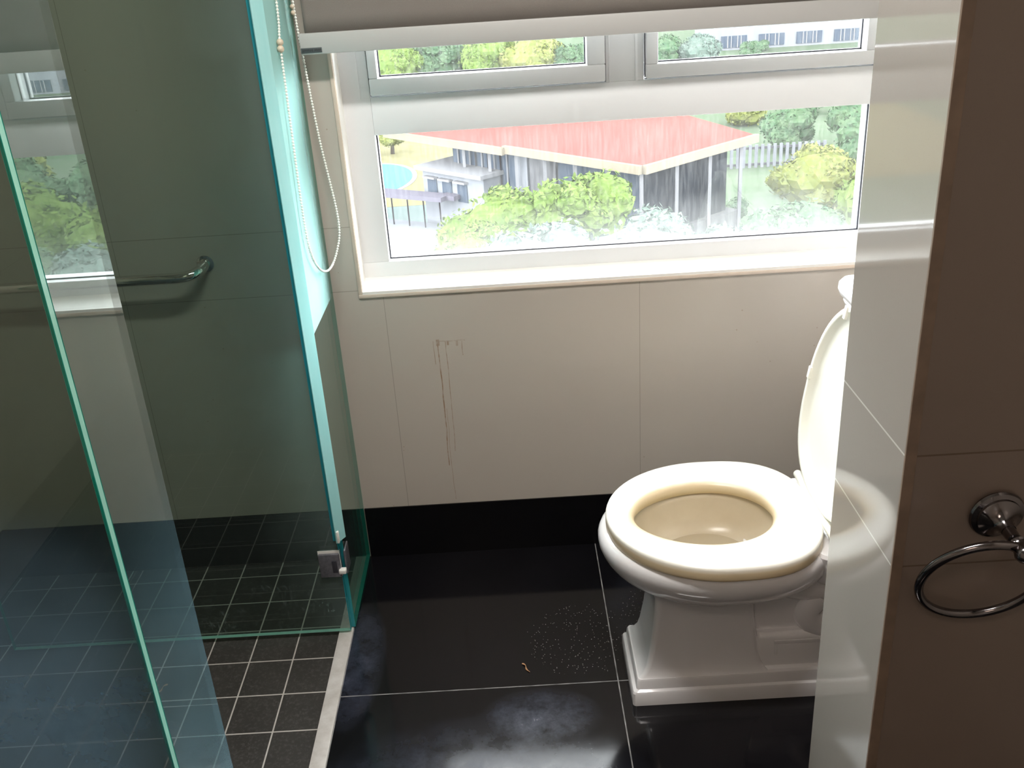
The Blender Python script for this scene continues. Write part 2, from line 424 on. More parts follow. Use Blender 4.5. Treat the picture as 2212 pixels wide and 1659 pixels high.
def loft(bm, rings, cap0=True, cap1=True, mi=0):
    vs = [[bm.verts.new(p) for p in r] for r in rings]
    n = len(rings[0])
    for a, b in zip(vs, vs[1:]):
        for i in range(n):
            f = bm.faces.new((a[i], a[(i+1) % n], b[(i+1) % n], b[i])); f.material_index = mi
    if cap0: bm.faces.new(list(reversed(vs[0]))).material_index = mi
    if cap1: bm.faces.new(vs[-1]).material_index = mi
    return vs
def tube(bm, pts, rad, n=12, cap=True, closed=False):
    pts = [Vector(p) for p in pts]; rings = []
    rads = rad if isinstance(rad, (list, tuple)) else [rad]*len(pts)
    m = len(pts); up = None
    for i, p in enumerate(pts):
        if closed: t = (pts[(i+1) % m]-pts[i-1]).normalized()
        else: t = (pts[min(i+1, m-1)]-pts[max(i-1, 0)]).normalized()
        if up is None:
            up = Vector((0, 0, 1)) if abs(t.z) < .9 else Vector((1, 0, 0))
        s = t.cross(up).normalized(); up = s.cross(t).normalized()
        rings.append([p + (s*math.cos(2*PI*k/n) + up*math.sin(2*PI*k/n))*rads[i] for k in range(n)])
    if closed:
        vs = [[bm.verts.new(q) for q in r] for r in rings]
        for i in range(m):
            a, b = vs[i], vs[(i+1) % m]
            for k in range(n): bm.faces.new((a[k], a[(k+1) % n], b[(k+1) % n], b[k]))
    else: loft(bm, rings, cap, cap)
def lathe(bm, prof, org, axis, n=32):
    """prof: (distance along axis, radius)"""
    ax = Vector(axis).normalized(); up = Vector((0, 0, 1)) if abs(ax.z) < .9 else Vector((1, 0, 0))
    s = ax.cross(up).normalized(); u = s.cross(ax)
    org = Vector(org)
    loft(bm, [[org + ax*d + (s*math.cos(2*PI*k/n) + u*math.sin(2*PI*k/n))*max(r, .0002) for k in range(n)] for d, r in prof])

# ------------------------------------------------------------------ room shell
XL, XR, YB, ZC, WT = -.938, 1.300, -3.3, 2.40, .20
WX0, WX1, WZ0, WZ1 = .072, 1.278, .735, 1.72          # window opening
struct(boxes('wall_window', [(XL-.1, WX0, 0, WT, -.05, ZC), (WX1, XR+.1, 0, WT, -.05, ZC),
             (WX0, WX1, 0, WT, -.05, WZ0), (WX0, WX1, 0, WT, WZ1, ZC)], MT['tile_window']))
struct(obox('wall_left', XL-.1, XL, YB, 0, -.05, ZC, MT['tile_side']))
struct(obox('wall_right', XR, XR+.1, YB, 0, -.05, ZC, MT['tile_side']))
struct(obox('wall_back', XL-.1, XR+.1, YB-.1, YB, -.05, ZC, MT['tile_side']))
struct(obox('ceiling', XL-.1, XR+.1, YB-.1, WT, ZC, ZC+.1, MT['plaster']))
struct(obox('floor', 0, XR, YB, 0, -.05, 0, MT['floor']))
struct(obox('floor_shower', XL, -.033, -1.30, 0, -.05, -.003, MT['mosaic']))
struct(obox('floor_entry', XL, 0, YB, -1.30, -.05, 0, MT['floor']))
struct(obox('trim_1', -.033, 0, -1.30, 0, -.05, .004, MT['marble'], bev=.0015))
# partition between toilet and basin: a light-facing side, and an end darkened in colour for its shade
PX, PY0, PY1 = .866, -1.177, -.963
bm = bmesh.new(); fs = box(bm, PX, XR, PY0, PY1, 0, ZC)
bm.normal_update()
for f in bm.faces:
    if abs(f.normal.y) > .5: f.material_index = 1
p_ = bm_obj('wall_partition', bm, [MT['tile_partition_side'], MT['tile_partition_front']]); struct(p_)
MT['corner'] = plain('tan tile corner bead', (.22, .16, .12), .4, nscale=30, namt=.2)
cb = bm_obj('corner_trim', (lambda b: (box(b, PX-.0008, PX+.0125, PY0-.0012, PY0+.003, 0, ZC, .0006), b)[1])(bmesh.new()), MT['corner'], p_)
# skirting
struct(boxes('baseboard_window', [(XL, -.0065, -.004, 0, 0, .148), (.0065, XR, -.004, 0, 0, .148)], MT['skirt']))
struct(obox('baseboard_left', XL, XL+.004, -1.29, -.004, 0, .148, MT['skirt']))
struct(obox('baseboard_right', XR-.004, XR, PY1, -.004, 0, .148, MT['skirt']))

# ------------------------------------------------------------------ window
win = root('window_1', ((WX0+WX1)/2, .09, WZ0)); struct(win)
FY0, FY1 = .060, .125
boxes('window_frame', [
    (WX0, WX1, FY0, FY1, .742, .786), (WX0, .137, FY0, FY1, .786, WZ1), (1.252, WX1, FY0, FY1, .786, WZ1),
    (.137, 1.252, FY0, FY1, 1.080, 1.163), (.657, .741, FY0, FY1, 1.163, WZ1), (.137, .657, FY0, FY1, 1.68, WZ1), (.741, 1.252, FY0, FY1, 1.68, WZ1)],
    MT['pvc'], win, bev=.0015)
boxes('frame_bead', [(.112, .116, FY0-.0025, FY0, 1.160, 1.70), (.664, .667, FY0-.002, FY0, 1.163, 1.68),
                     (.722, .727, FY0-.0025, FY0, 1.163, 1.68), (1.262, 1.266, FY0-.003, FY0, 1.163, 1.68)], MT['pvc'], win)
# cream reveal lining: sill slopes up to the frame
bm = bmesh.new()
pr = [(-.004, .728), (-.004, .735), (.062, .750), (.062, .728)]
loft(bm, [[(WX0+.002, y, z) for y, z in pr], [(WX1-.002, y, z) for y, z in pr]])
bm_obj('window_sill', bm, MT['reveal'], win)
boxes('reveal_lining', [(WX0, WX0+.003, 0, FY0, WZ0, WZ1), (WX1-.003, WX1, 0, FY0, WZ0, WZ1), (WX0, WX1, 0, FY0, WZ1-.003, WZ1)], MT['reveal'], win)
boxes('edge_bead', [(WX0-.007, WX0+.0015, -.004, .002, .722, WZ1), (WX0-.007, XR, -.005, .002, .720, .7285)], MT['trim'], win, bev=.001)
obox('window_pane', .137, 1.252, .088, .092, .786, 1.080, MT['pane'], win)
def gasket(x0, x1, z0, z1, y, parent, w=.0028):
    return boxes('pane_gasket', [(x0, x1, y-.003, y+.002, z0, z0+w), (x0, x0+w, y-.003, y+.002, z0, z1), (x1-w, x1, y-.003, y+.002, z0, z1)], MT['gasket'], parent)
gasket(.137, 1.252, .786, 1.080, .086, win)
def casement(x0, x1, z0, z1, l, r, b_):
    f0 = FY0-.016
    s = boxes('casement_sash', [(x0, x1, f0, .10, z0, z0+b_), (x0, x1, f0, .10, z1-b_, z1), (x0, x0+l, f0, .10, z0+b_, z1-b_), (x1-r, x1, f0, .10, z0+b_, z1-b_)], MT['pvc'], win, bev=.0025)
    obox('casement_pane', x0+l, x1-r, .082, .085, z0+b_, z1-b_, MT['pane'], s)
    gasket(x0+l, x1-r, z0+b_, z1-b_, .079, s)
    boxes('gap_shade_strips', [(x0-.002, x1+.002, FY0-.0012, FY0+.001, z0-.0022, z0-.0002), (x0-.002, x0-.0003, FY0-.0012, FY0+.001, z0, z1), (x1+.0003, x1+.002, FY0-.0012, FY0+.001, z0, z1)], MT['gasket'], s)  # dark strips drawn in for the shade of the sash gap
casement(.140, .655, 1.167, 1.675, .020, .040, .036)
casement(.744, 1.249, 1.167, 1.675, .026, .028, .030)

# ------------------------------------------------------------------ roller blind with its chain
bl = root('roller_blind', (.66, -.05, 1.27))
tag(bl, 'grey roller blind half lowered over the window with pale bottom bar', 'blind')
bm = bmesh.new(); nx, nz = 160, 24
grid = []
for j in range(nz+1):
    row = []
    for i in range(nx+1):
        x = .034 + (1.292-.034)*i/nx; z = 1.305 + (2.20-1.305)*j/nz
        d = .0018*noise.noise(Vector((x*9, z*1.6, 2.0)))*math.exp(-(z-1.305)/.25)
        d += .0030*max(0, noise.noise(Vector((x*16+z*3, z*3, 7.0))))**2*(x > .45)*math.exp(-(z-1.305)/.2)*3
        row.append(bm.verts.new((x, -.052+d, z)))
    grid.append(row)
for j in range(nz):
    for i in range(nx): bm.faces.new((grid[j][i], grid[j][i+1], grid[j+1][i+1], grid[j+1][i]))
bo = bm_obj('blind_cloth', bm, MT['blind'], bl, smooth=True)
sm = bo.modifiers.new('solid', 'SOLIDIFY'); sm.thickness = .0006
obox('bottom_bar', .022, 1.296, -.060, -.044, 1.2705, 1.3115, MT['blind_bar'], bl, bev=.0025)
tg = obox('maker_tag', .0235, .066, -.0612, -.0598, 1.2735, 1.2835, MT['tag'], bl, bev=.0004)
# the tag's lettering is too small to read in the photo: a row of tiny strokes
bm = bmesh.new()
xs = .027
while xs < .063:
    if not (.0475 < xs < .0495):
        h = random.choice((.0042, .0042, .0036))
        box(bm, xs, xs+.0009, -.0616, -.0611, 1.2765, 1.2765+h)
        if random.random() < .6: box(bm, xs, xs+.0019, -.0616, -.0611, 1.2765+h-.0009, 1.2765+h)
        if random.random() < .4: box(bm, xs, xs+.0019, -.0616, -.0611, 1.2765, 1.2774)
    xs += .0027
bm_obj('tag_lettering', bm, MT['tag_print'], tg)
bm = bmesh.new(); lathe(bm, [(0, .022), (1.27, .022)], (.028, -.040, 2.21), (1, 0, 0)); bm_obj('roller_tube', bm, MT['blind'], bl, autos=40)
obox('end_bracket', .006, .024, -.075, -.002, 2.16, 2.26, MT['putty'], bl, bev=.002)

def smooth_path(pts, n=24):
    P = [Vector(p) for p in pts]; out = []
    for i in range(len(P)-1):
        p0, p1, p2, p3 = P[max(i-1, 0)], P[i], P[i+1], P[min(i+2, len(P)-1)]
        for k in range(n):
            t = k/n
            out.append(.5*((2*p1)+(-p0+p2)*t+(2*p0-5*p1+4*p2-p3)*t*t+(-p0+3*p1-3*p2+p3)*t**3))
    out.append(P[-1]); return out
def resample(path, step):
    out = [path[0]]; acc = 0.
    for a, b in zip(path, path[1:]):
        L = (b-a).length; pos = 0
        while acc + (L-pos) >= step:
            pos += step-acc; acc = 0; out.append(a+(b-a)*(pos/L))
        acc += L-pos
    return out
left = [(.012, -.085, 2.20), (.012, -.135, 1.75), (.012, -.172, 1.385), (.012, -.196, 1.305), (.012, -.212, 1.15), (.0125, -.226, .968), (.014, -.212, .895)]
bott = [(.017, -.170, .850), (.021, -.115, .826), (.027, -.070, .826), (.036, -.040, .850)]
right = [(.0445, -.028, .889), (.043, -.024, .951), (.028, -.022, 1.094), (.018, -.022, 1.262), (.013, -.022, 1.38), (.012, -.030, 1.75), (.012, -.040, 2.20)]
path = smooth_path(left+bott+right, 16)
beads = resample(path, .0060)
ico = bmesh.new(); bmesh.ops.create_icosphere(ico, subdivisions=1, radius=1.0)
iv = [v.co.copy() for v in ico.verts]; iface = [[v.index for v in f.verts] for f in ico.faces]; ico.free()
def beads_mesh(pts, r):
    vs, fs = [], []
    for p in pts:
        o = len(vs); vs += [tuple(p+v*r) for v in iv]; fs += [tuple(o+i for i in f) for f in iface]
    return vs, fs
vs, fs = beads_mesh(beads, .0030)
me = bpy.data.meshes.new('bead_chain'); me.from_pydata([(v[0]-.66, v[1]+.05, v[2]-1.27) for v in vs], [], fs)
link('bead_chain', me, MT['bead'], bl, True)
bm = bmesh.new(); tube(bm, path, .0011, 6)
bm_obj('chain_cord', bm, MT['bead'], bl, smooth=True)
for (x, y, z) in ((.012, -.1955, 1.308), (.012, -.1985, 1.296), (.0125, -.022, 1.362), (.0125, -.022, 1.350)):
    bm = bmesh.new(); bmesh.ops.create_uvsphere(bm, u_segments=14, v_segments=10, radius=.0068 if y < -.1 else .0050)
    bmesh.ops.translate(bm, verts=bm.verts, vec=(x-(.002 if y > -.1 else 0), y, z))
    bm_obj('chain_stop', bm, MT['bead_stop'], bl, smooth=True)

# ------------------------------------------------------------------ shower glass
def glass_panel(name, x0, x1, y0, y1, z0, z1, face_mat, edge_mats, parent=None):
    """edge_mats: dict of normal axis sign -> material index into [face, dark, light, blue]"""
    bm = bmesh.new(); box(bm, x0, x1, y0, y1, z0, z1, .0006, seg=1); bm.normal_update()
    thin = 0 if (x1-x0) < (y1-y0) else 1
    for f in bm.faces:
        n = f.normal
        if abs(n[thin]) > .9: f.material_index = 0
        else:
            k = max(range(3), key=lambda i: abs(n[i])); key = ('-' if n[k] < 0 else '+')+'xyz'[k]
            f.material_index = edge_mats.get(key, 1)
    return bm_obj(name, bm, [face_mat, MT['edge_dark'], MT['edge_light'], MT['edge_blue']], parent)
ZG = 2.02
# front screen (parallel to the window wall) and narrow return beside the door opening
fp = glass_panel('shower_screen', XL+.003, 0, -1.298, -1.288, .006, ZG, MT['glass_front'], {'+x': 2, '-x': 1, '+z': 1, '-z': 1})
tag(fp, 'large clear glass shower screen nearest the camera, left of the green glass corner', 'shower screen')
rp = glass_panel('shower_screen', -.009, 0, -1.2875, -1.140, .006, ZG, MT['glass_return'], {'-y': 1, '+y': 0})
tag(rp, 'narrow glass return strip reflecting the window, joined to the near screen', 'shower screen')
fx = glass_panel('shower_screen', -.005, .005, -.298, -.002, .006, ZG, MT['glass_fixed'], {'-y': 3, '+y': 1})
tag(fx, 'narrow fixed glass panel fastened to the window wall, behind the blind chain', 'shower screen')
# translucent aqua layer on the fixed panel from the sill height up, thinner beside the wall
def aqua_layer_mat():
    m, nt, b, o = new_mat('aqua translucent layer'); nt.nodes.remove(b)
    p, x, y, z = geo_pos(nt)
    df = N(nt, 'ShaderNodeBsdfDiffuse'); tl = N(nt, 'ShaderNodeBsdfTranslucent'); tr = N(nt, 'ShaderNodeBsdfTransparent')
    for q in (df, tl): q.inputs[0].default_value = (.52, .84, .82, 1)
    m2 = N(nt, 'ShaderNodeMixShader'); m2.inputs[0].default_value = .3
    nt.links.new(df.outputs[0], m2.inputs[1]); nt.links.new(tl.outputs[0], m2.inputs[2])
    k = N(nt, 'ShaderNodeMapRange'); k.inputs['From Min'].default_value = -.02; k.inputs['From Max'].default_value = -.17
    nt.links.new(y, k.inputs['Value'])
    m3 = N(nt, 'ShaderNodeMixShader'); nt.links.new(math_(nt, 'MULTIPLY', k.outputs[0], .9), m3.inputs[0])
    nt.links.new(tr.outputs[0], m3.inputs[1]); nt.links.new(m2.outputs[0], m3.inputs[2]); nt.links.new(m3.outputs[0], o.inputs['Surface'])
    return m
obox('aqua_layer', .0052, .0056, -.2975, -.003, .737, ZG-.02, aqua_layer_mat(), fx)
# hinged door, folded open into the shower
door = root('shower_door', (-.40, -.312, .012)); tag(door, 'green tinted glass shower door standing open inside the shower', 'door')
glass_panel('door_glass', -.800, -.003, -.3165, -.3065, .010, ZG-.01, MT['glass_door'], {'+x': 3, '-x': 1, '-z': 2, '+z': 1}, door)
bm = bmesh.new()
loft(bm, [[(-.0025, -.328, z), (-.0005, -.330, z), (.0155, -.3035, z), (.0145, -.3005, z), (-.0005, -.3020, z)] for z in (.262, 1.0, ZG-.02)])
bm_obj('vinyl_seal', bm, MT['seal'], door)
obox('seal_clip', -.0105, -.0028, -.3185, -.3166, .262, ZG-.02, MT['edge_blue'], door)
obox('seal_end', .0005, .006, -.330, -.322, .262, .292, MT['putty'], door, bev=.0015)
for zz in (.168, 1.72):
    h = boxes('hinge', [(-.050, -.002, -.3245, -.3165, zz, zz+.062)], MT['hinge'], door, bev=.003)
    boxes('hinge_knuckle', [(-.020, -.009, -.3275, -.3245, zz+.014, zz+.046)], MT['gasket'], h, bev=.001)
    boxes('hinge_block', [(-.006, .010, -.332, -.318, zz+.012, zz+.023)], MT['putty'], h, bev=.002)
    boxes('hinge_plate', [(.0058, .0105, -.312, -.270, zz, zz+.062)], MT['hinge'], h, bev=.002)
    boxes('hinge_backing', [(-.050, -.002, -.3065, -.3015, zz, zz+.062)], MT['hinge'], h, bev=.002)
    boxes('hinge_gasket', [(-.0505, -.0015, -.3175, -.3163, zz-.001, zz+.068)], MT['putty'], h)

# grab bar on the shower wall
gb = root('grab_bar', (-.57, -.03, .80)); tag(gb, 'chrome grab bar mounted on the tiled wall inside the shower', 'grab bar')
bm = bmesh.new()
zb = .815
pts = [(-.276, -.004, zb+.012), (-.277, -.022, zb+.010), (-.283, -.040, zb+.006), (-.296, -.053, zb+.002), (-.318, -.060, zb), (-.36, -.062, zb)]
pts += [(-.5, -.062, zb), (-.7, -.062, zb), (-.80, -.062, zb), (-.83, -.060, zb), (-.852, -.053, zb), (-.864, -.040, zb), (-.870, -.022, zb), (-.871, -.004, zb)]
tube(bm, smooth_path(pts, 5), .0125, 20); bm_obj('bar_tube', bm, MT['chrome'], gb, smooth=True)
for x, z in ((-.276, zb+.012), (-.871, zb)):
    bm = bmesh.new(); lathe(bm, [(0, .019), (.002, .0205), (.004, .0195), (.005, .014)], (x, 0, z), (0, -1, 0)); bm_obj('wall_flange', bm, MT['chrome'], gb, autos=40)

# ------------------------------------------------------------------ towel ring on the partition end
tr_ = root('towel_ring', (.98, -1.21, .80)); tag(tr_, 'dark chrome towel ring fixed on the shaded end of the partition', 'towel ring')
bm = bmesh.new(); lathe(bm, [(0, .031), (.003, .0325), (.006, .031), (.008, .026), (.011, .0255), (.014, .020), (.020, .013), (.026, .0095), (.034, .0085)], (.981, PY0, .807), (0, -1, -.1), 40)
bm_obj('wall_rosette', bm, MT['dark_chrome'], tr_, autos=35)
bm = bmesh.new(); lathe(bm, [(0, .0085), (.020, .0075), (.026, .009), (.030, .0115), (.034, .009), (.040, .0095), (.046, .0115), (.052, .010), (.058, .0050), (.060, .001)], (.981, PY0-.026, .804), (0, -1, -.12), 28)
bm_obj('ring_post', bm, MT['dark_chrome'], tr_, autos=45)
R_, T_, A_, RO = .070, .34, -.065, -.29
c0 = Vector((.974, -1.240, .803)); u_ = Vector((math.cos(A_), math.sin(A_), 0)); d_ = Vector((-math.sin(A_)*math.sin(T_), math.cos(A_)*math.sin(T_), -math.cos(T_)))
ctr = c0 + (d_*math.cos(RO)+u_*math.sin(RO))*R_
# the ring swings to one side: its bottom rests against the tiles
bm = bmesh.new(); tube(bm, [ctr+(u_*math.cos(t)+d_*math.sin(t))*R_ for t in [2*PI*k/72 for k in range(72)]], .0054, 14, closed=True)
bm_obj('ring', bm, MT['dark_chrome'], tr_, smooth=True)

# ------------------------------------------------------------------ toilet
TY = -.505
toilet = root('toilet', (.90, TY, 0)); tag(toilet, 'white two-piece toilet with raised cream seat lid beside the partition', 'toilet')
def rrect(x0, x1, hw, z, r=.02, n=6, hw2=None):
    """rounded rectangle ring, hw at x0 and hw2 at x1"""
    hw2 = hw if hw2 is None else hw2
    pts = []
    for cx, sx, sy, h, a0 in ((x1, -1, 1, hw2, 0), (x0, 1, 1, hw, PI/2), (x0, 1, -1, hw, PI), (x1, -1, -1, hw2, 1.5*PI)):
        for k in range(n+1):
            a = a0 + PI/2*k/n
            pts.append((cx+sx*r + r*math.cos(a), TY + sy*(h-r) + r*math.sin(a), z))
    return pts
def egg(cx, a_front, a_back, hw, z, n=56, p_back=2.0, p_front=2.0):
    """oval, pointed toward -X"""
    pts = []
    for k in range(n):
        t = 2*PI*k/n; c, s = math.cos(t), math.sin(t)
        p = p_back if c > 0 else p_front
        ex = 2.0/p
        x = (a_back if c > 0 else a_front)*math.copysign(abs(c)**ex, c)
        y = hw*math.copysign(abs(s)**ex, s)
        pts.append((cx+x, TY+y, z))
    return pts
# pedestal: stepped plinth, cove, tapering block
bm = bmesh.new()
rs = []
for (x0, x1, hw, z, r) in ((.622, 1.24, .0985, 0, .008), (.622, 1.24, .0985, .030, .008), (.624, 1.239, .0965, .034, .008),
                           (.630, 1.235, .0915, .037, .007), (.632, 1.234, .0895, .056, .007), (.634, 1.233, .0875, .060, .007)):
    rs.append(rrect(x0, x1, hw, z, r))
loft(bm, rs)
rs = []
for (x0, x1, hw, z, r) in ((.634, .905, .0875, .058, .008), (.645, .897, .082, .066, .009), (.653, .892, .077, .080, .010), (.658, .888, .074, .10, .011),
                           (.666, .880, .070, .15, .012), (.671, .874, .069, .20, .013), (.672, .873, .071, .24, .014), (.662, .880, .080, .275, .016), (.655, .885, .085, .285, .016)):
    rs.append(rrect(x0, x1, hw, z, r))
loft(bm, rs)
bm_obj('pedestal', bm, MT['ceramic'], toilet, autos=32)
# rear trapway body with a recessed side panel
bm = bmesh.new()
loft(bm, [rrect(.87, 1.235, .080, .058, .008), rrect(.875, 1.232, .074, .066, .008), rrect(.88, 1.23, .071, .130, .008), rrect(.88, 1.23, .066, .138, .010), rrect(.88, 1.228, .060, .142, .01)])
loft(bm, [rrect(.87, 1.22, .050, .12, .02), rrect(.87, 1.22, .055, .30, .02)])
bm_obj('trap_housing', bm, MT['ceramic'], toilet, autos=32)
for s in (-1, 1):
    bm = bmesh.new(); yy = TY+s*.071
    box(bm, .915, 1.06, min(yy-.002*s, yy+.0018*s), max(yy-.002*s, yy+.0018*s), .118, .127, .0012)
    box(bm, .915, .924, min(yy-.002*s, yy+.0018*s), max(yy-.002*s, yy+.0018*s), .075, .120, .0012)
    bm_obj('panel_moulding', bm, MT['ceramic'], toilet, autos=32)
bm = bmesh.new()
tp = [(.90, .262), (.96, .243), (1.03, .235), (1.10, .225), (1.14, .19), (1.12, .15), (1.06, .135), (1.0, .15), (.985, .185), (1.01, .22)]
for s in (-1, 1): tube(bm, smooth_path([(x, TY+s*.045, z) for x, z in tp], 6), .028, 14)
bm_obj('trapway', bm, MT['ceramic'], toilet, smooth=True)
# bowl: outside then rolled rim then inside
def bowl_ring(z, xf, xb, hw, pb=2.4):
    cx = .80
    return egg(cx, cx-xf, xb-cx, hw, z, p_back=pb, p_front=2.05)
bm = bmesh.new()
prof = [(.222, .685, .93, .060), (.240, .665, .97, .085), (.252, .650, .99, .105), (.262, .636, 1.00, .122), (.266, .632, 1.005, .128),
        (.272, .631, 1.005, .130), (.275, .622, 1.01, .137), (.281, .617, 1.01, .142), (.287, .606, 1.015, .152),
        (.300, .592, 1.02, .167), (.315, .580, 1.025, .178), (.330, .572, 1.03, .186), (.345, .567, 1.03, .191), (.358, .567, 1.03, .191),
        (.367, .571, 1.03, .188), (.373, .579, 1.028, .181), (.375, .590, 1.02, .170)]
rings = [bowl_ring(z, a, b, h) for z, a, b, h in prof]
loft(bm, rings, cap1=False)
inner = [(.375, .630, .935, .118), (.372, .638, .928, .112), (.362, .640, .925, .110), (.340, .646, .918, .106), (.315, .662, .905, .098), (.298, .680, .885, .083), (.292, .70, .865, .06)]
last = [bowl_ring(*((prof[-1][0],)+prof[-1][1:]))]
rr = [bowl_ring(z, a, b, h, 2.0) for z, a, b, h in inner]
loft(bm, [last[0], rr[0]], False, False)
bmesh.ops.remove_doubles(bm, verts=bm.verts, dist=.00005)
vs_in = loft(bm, rr, cap0=False, cap1=True, mi=1)
bmesh.ops.remove_doubles(bm, verts=bm.verts, dist=.00005)
bm_obj('bowl', bm, [MT['ceramic'], MT['bowl_in']], toilet, autos=60)
bm = bmesh.new(); loft(bm, [egg(.785, .090, .086, .073, .2995), egg(.785, .090, .086, .073, .300)]); bm_obj('bowl_water', bm, MT['water'], toilet)
# shelf joining bowl and tank
bm = bmesh.new(); loft(bm, [rrect(.98, 1.26, .10, .28, .03), rrect(.97, 1.27, .14, .33, .03), rrect(.965, 1.275, .15, .372, .03), rrect(.968, 1.272, .146, .378, .03)])
bm_obj('tank_shelf', bm, MT['ceramic'], toilet, autos=40)
# seat ring
def seat_outline(k, inset, z):
    cx = .80
    pts = []
    n = 72
    for i in range(n):
        t = 2*PI*i/n; c, s = math.cos(t), math.sin(t)
        if c <= 0: x = (cx-.583-inset)*c; y = (.200-inset)*s
        else:
            x = (1.0-cx-inset)*math.copysign(abs(c)**.72, c); y = (.200-inset)*math.copysign(abs(s)**.80, s)
        pts.append((cx+x, TY+y, z))
    return pts
def hole_outline(outset, z):
    n = 72; pts = []
    for i in range(n):
        t = 2*PI*i/n; c, s = math.cos(t), math.sin(t)
        a = .137 if c < 0 else .139
        w = .107
        pts.append((.776+(a+outset)*c, TY+(w+outset)*s*(1+.10*c), z))
    return pts
bm = bmesh.new()
sr = [seat_outline(0, .004, .374), seat_outline(0, .001, .3755), seat_outline(0, 0, .379), seat_outline(0, .0003, .398), seat_outline(0, .0015, .4012), seat_outline(0, .0045, .4032), seat_outline(0, .012, .4042),
      [tuple(Vector(a).lerp(Vector(b), .5)) for a, b in zip(seat_outline(0, .012, .4055), hole_outline(.012, .4040))],
      hole_outline(.014, .4015), hole_outline(.005, .3985), hole_outline(.001, .394), hole_outline(-.001, .386), hole_outline(.003, .376)]
vs = loft(bm, sr, False, False)
n = len(vs[0])
for i in range(n): bm.faces.new((vs[-1][i], vs[-1][(i+1) % n], vs[0][(i+1) % n], vs[0][i]))
bm_obj('seat', bm, MT['seat'], toilet, autos=50)
# lid, raised and leaning back
lid_p = Vector((1.008, TY, .406)); la = math.radians(9)
vdir = Vector((math.sin(la), 0, math.cos(la))); ndir = Vector((-math.cos(la), 0, math.sin(la)))   # ndir faces the user
def lid_ring(inset, w, n=64):
    pts = []
    for i in range(n):
        t = 2*PI*i/n; c, s = math.cos(t), math.sin(t)
        cv = .195
        if c >= 0: v = (.405-cv-inset)*c; h = (.186-inset)*s
        else: v = (cv-inset)*-abs(c)**.72; h = (.186-inset)*math.copysign(abs(s)**.80, s)
        pts.append(lid_p + vdir*(cv+v) + Vector((0, 1, 0))*h + ndir*w)
    return pts
bm = bmesh.new()
loft(bm, [lid_ring(.06, -.016), lid_ring(.02, -.013), lid_ring(.006, -.008), lid_ring(0, -.002), lid_ring(0, .010), lid_ring(.002, .012), lid_ring(.010, .012), lid_ring(.012, .010),
          lid_ring(.018, .000), lid_ring(.030, -.004), lid_ring(.07, -.006)])
lo = bm_obj('lid', bm, MT['lid'], toilet, autos=50)
for hgt, yy in ((.205, .178), (.205, -.178), (.375, .075), (.375, -.075)):
    bm = bmesh.new(); c = lid_p+vdir*hgt+Vector((0, yy, 0))+ndir*.012
    box(bm, -.003, .003, -.006, .006, -.013, .013, .0015)
    bmesh.ops.rotate(bm, verts=bm.verts, cent=(0, 0, 0), matrix=Matrix.Rotation(la, 3, 'Y'))
    bmesh.ops.translate(bm, verts=bm.verts, vec=c); bm_obj('lid_bumper', bm, MT['seat'], lo, autos=40)
bm = bmesh.new(); lathe(bm, [(0, .007), (.002, .0085), (.248, .0085), (.250, .007)], (1.000, TY-.125, .403), (0, 1, 0), 20)
bm_obj('hinge_rail', bm, MT['lid'], toilet, autos=40)
for s in (-1, 1):
    bm = bmesh.new(); lathe(bm, [(0, .013), (.012, .013), (.018, .011), (.022, .005)], (1.020, TY+s*.075, .378), (0, 0, 1), 20); bm_obj('hinge_cap', bm, MT['lid'], toilet, autos=40)
# tank and its moulded lid
bm = bmesh.new(); loft(bm, [rrect(1.125, 1.285, .195, .378, .02), rrect(1.118, 1.288, .215, .42, .02), rrect(1.112, 1.290, .228, .72, .02), rrect(1.112, 1.290, .228, .735, .02)])
bm_obj('tank', bm, MT['ceramic'], toilet, autos=40)
bm = bmesh.new(); loft(bm, [rrect(1.110, 1.291, .230, .735, .02), rrect(1.104, 1.292, .236, .738, .022), rrect(1.100, 1.293, .240, .750, .022), rrect(1.102, 1.293, .239, .756, .022),
     rrect(1.094, 1.294, .247, .760, .024), rrect(1.090, 1.295, .251, .772, .025), rrect(1.091, 1.295, .250, .785, .025), rrect(1.097, 1.294, .244, .794, .025), rrect(1.112, 1.292, .23, .799, .025)])
bm_obj('tank_lid', bm, MT['ceramic'], toilet, autos=50)

# unseen rims around the two added fill lights (outside the frame)
def fill_panel(x, y, hx, hy, label):
    cl = root('fill_rim', (x, y, 2.335)); tag(cl, label, 'lamp')
    boxes('fill_rim_frame', [(x-hx-.02, x-hx, y-hy-.02, y+hy+.02, 2.335, 2.399), (x+hx, x+hx+.02, y-hy-.02, y+hy+.02, 2.335, 2.399),
          (x-hx, x+hx, y-hy-.02, y-hy, 2.335, 2.399), (x-hx, x+hx, y+hy, y+hy+.02, 2.335, 2.399)], MT['pvc'], cl)
fill_panel(.45, -1.09, .36, .07, 'slim long unseen rim of an added fill light over the aisle')
fill_panel(.10, -2.65, .31, .21, 'small unseen rim of an added fill light near the back of the room')

# a scrap of orange peel-like debris on the tiles
bm = bmesh.new(); tube(bm, smooth_path([(.395, -.455, .0015), (.402, -.462, .003), (.404, -.474, .0015), (.411, -.483, .002)], 4), [.0012+.0006*math.sin(i) for i in range(13)], 6)
tag(bm_obj('debris_curl', bm, plain('tan debris', (.55, .30, .15), .6)), 'tiny curled tan scrap lying on the black floor tile', 'debris')

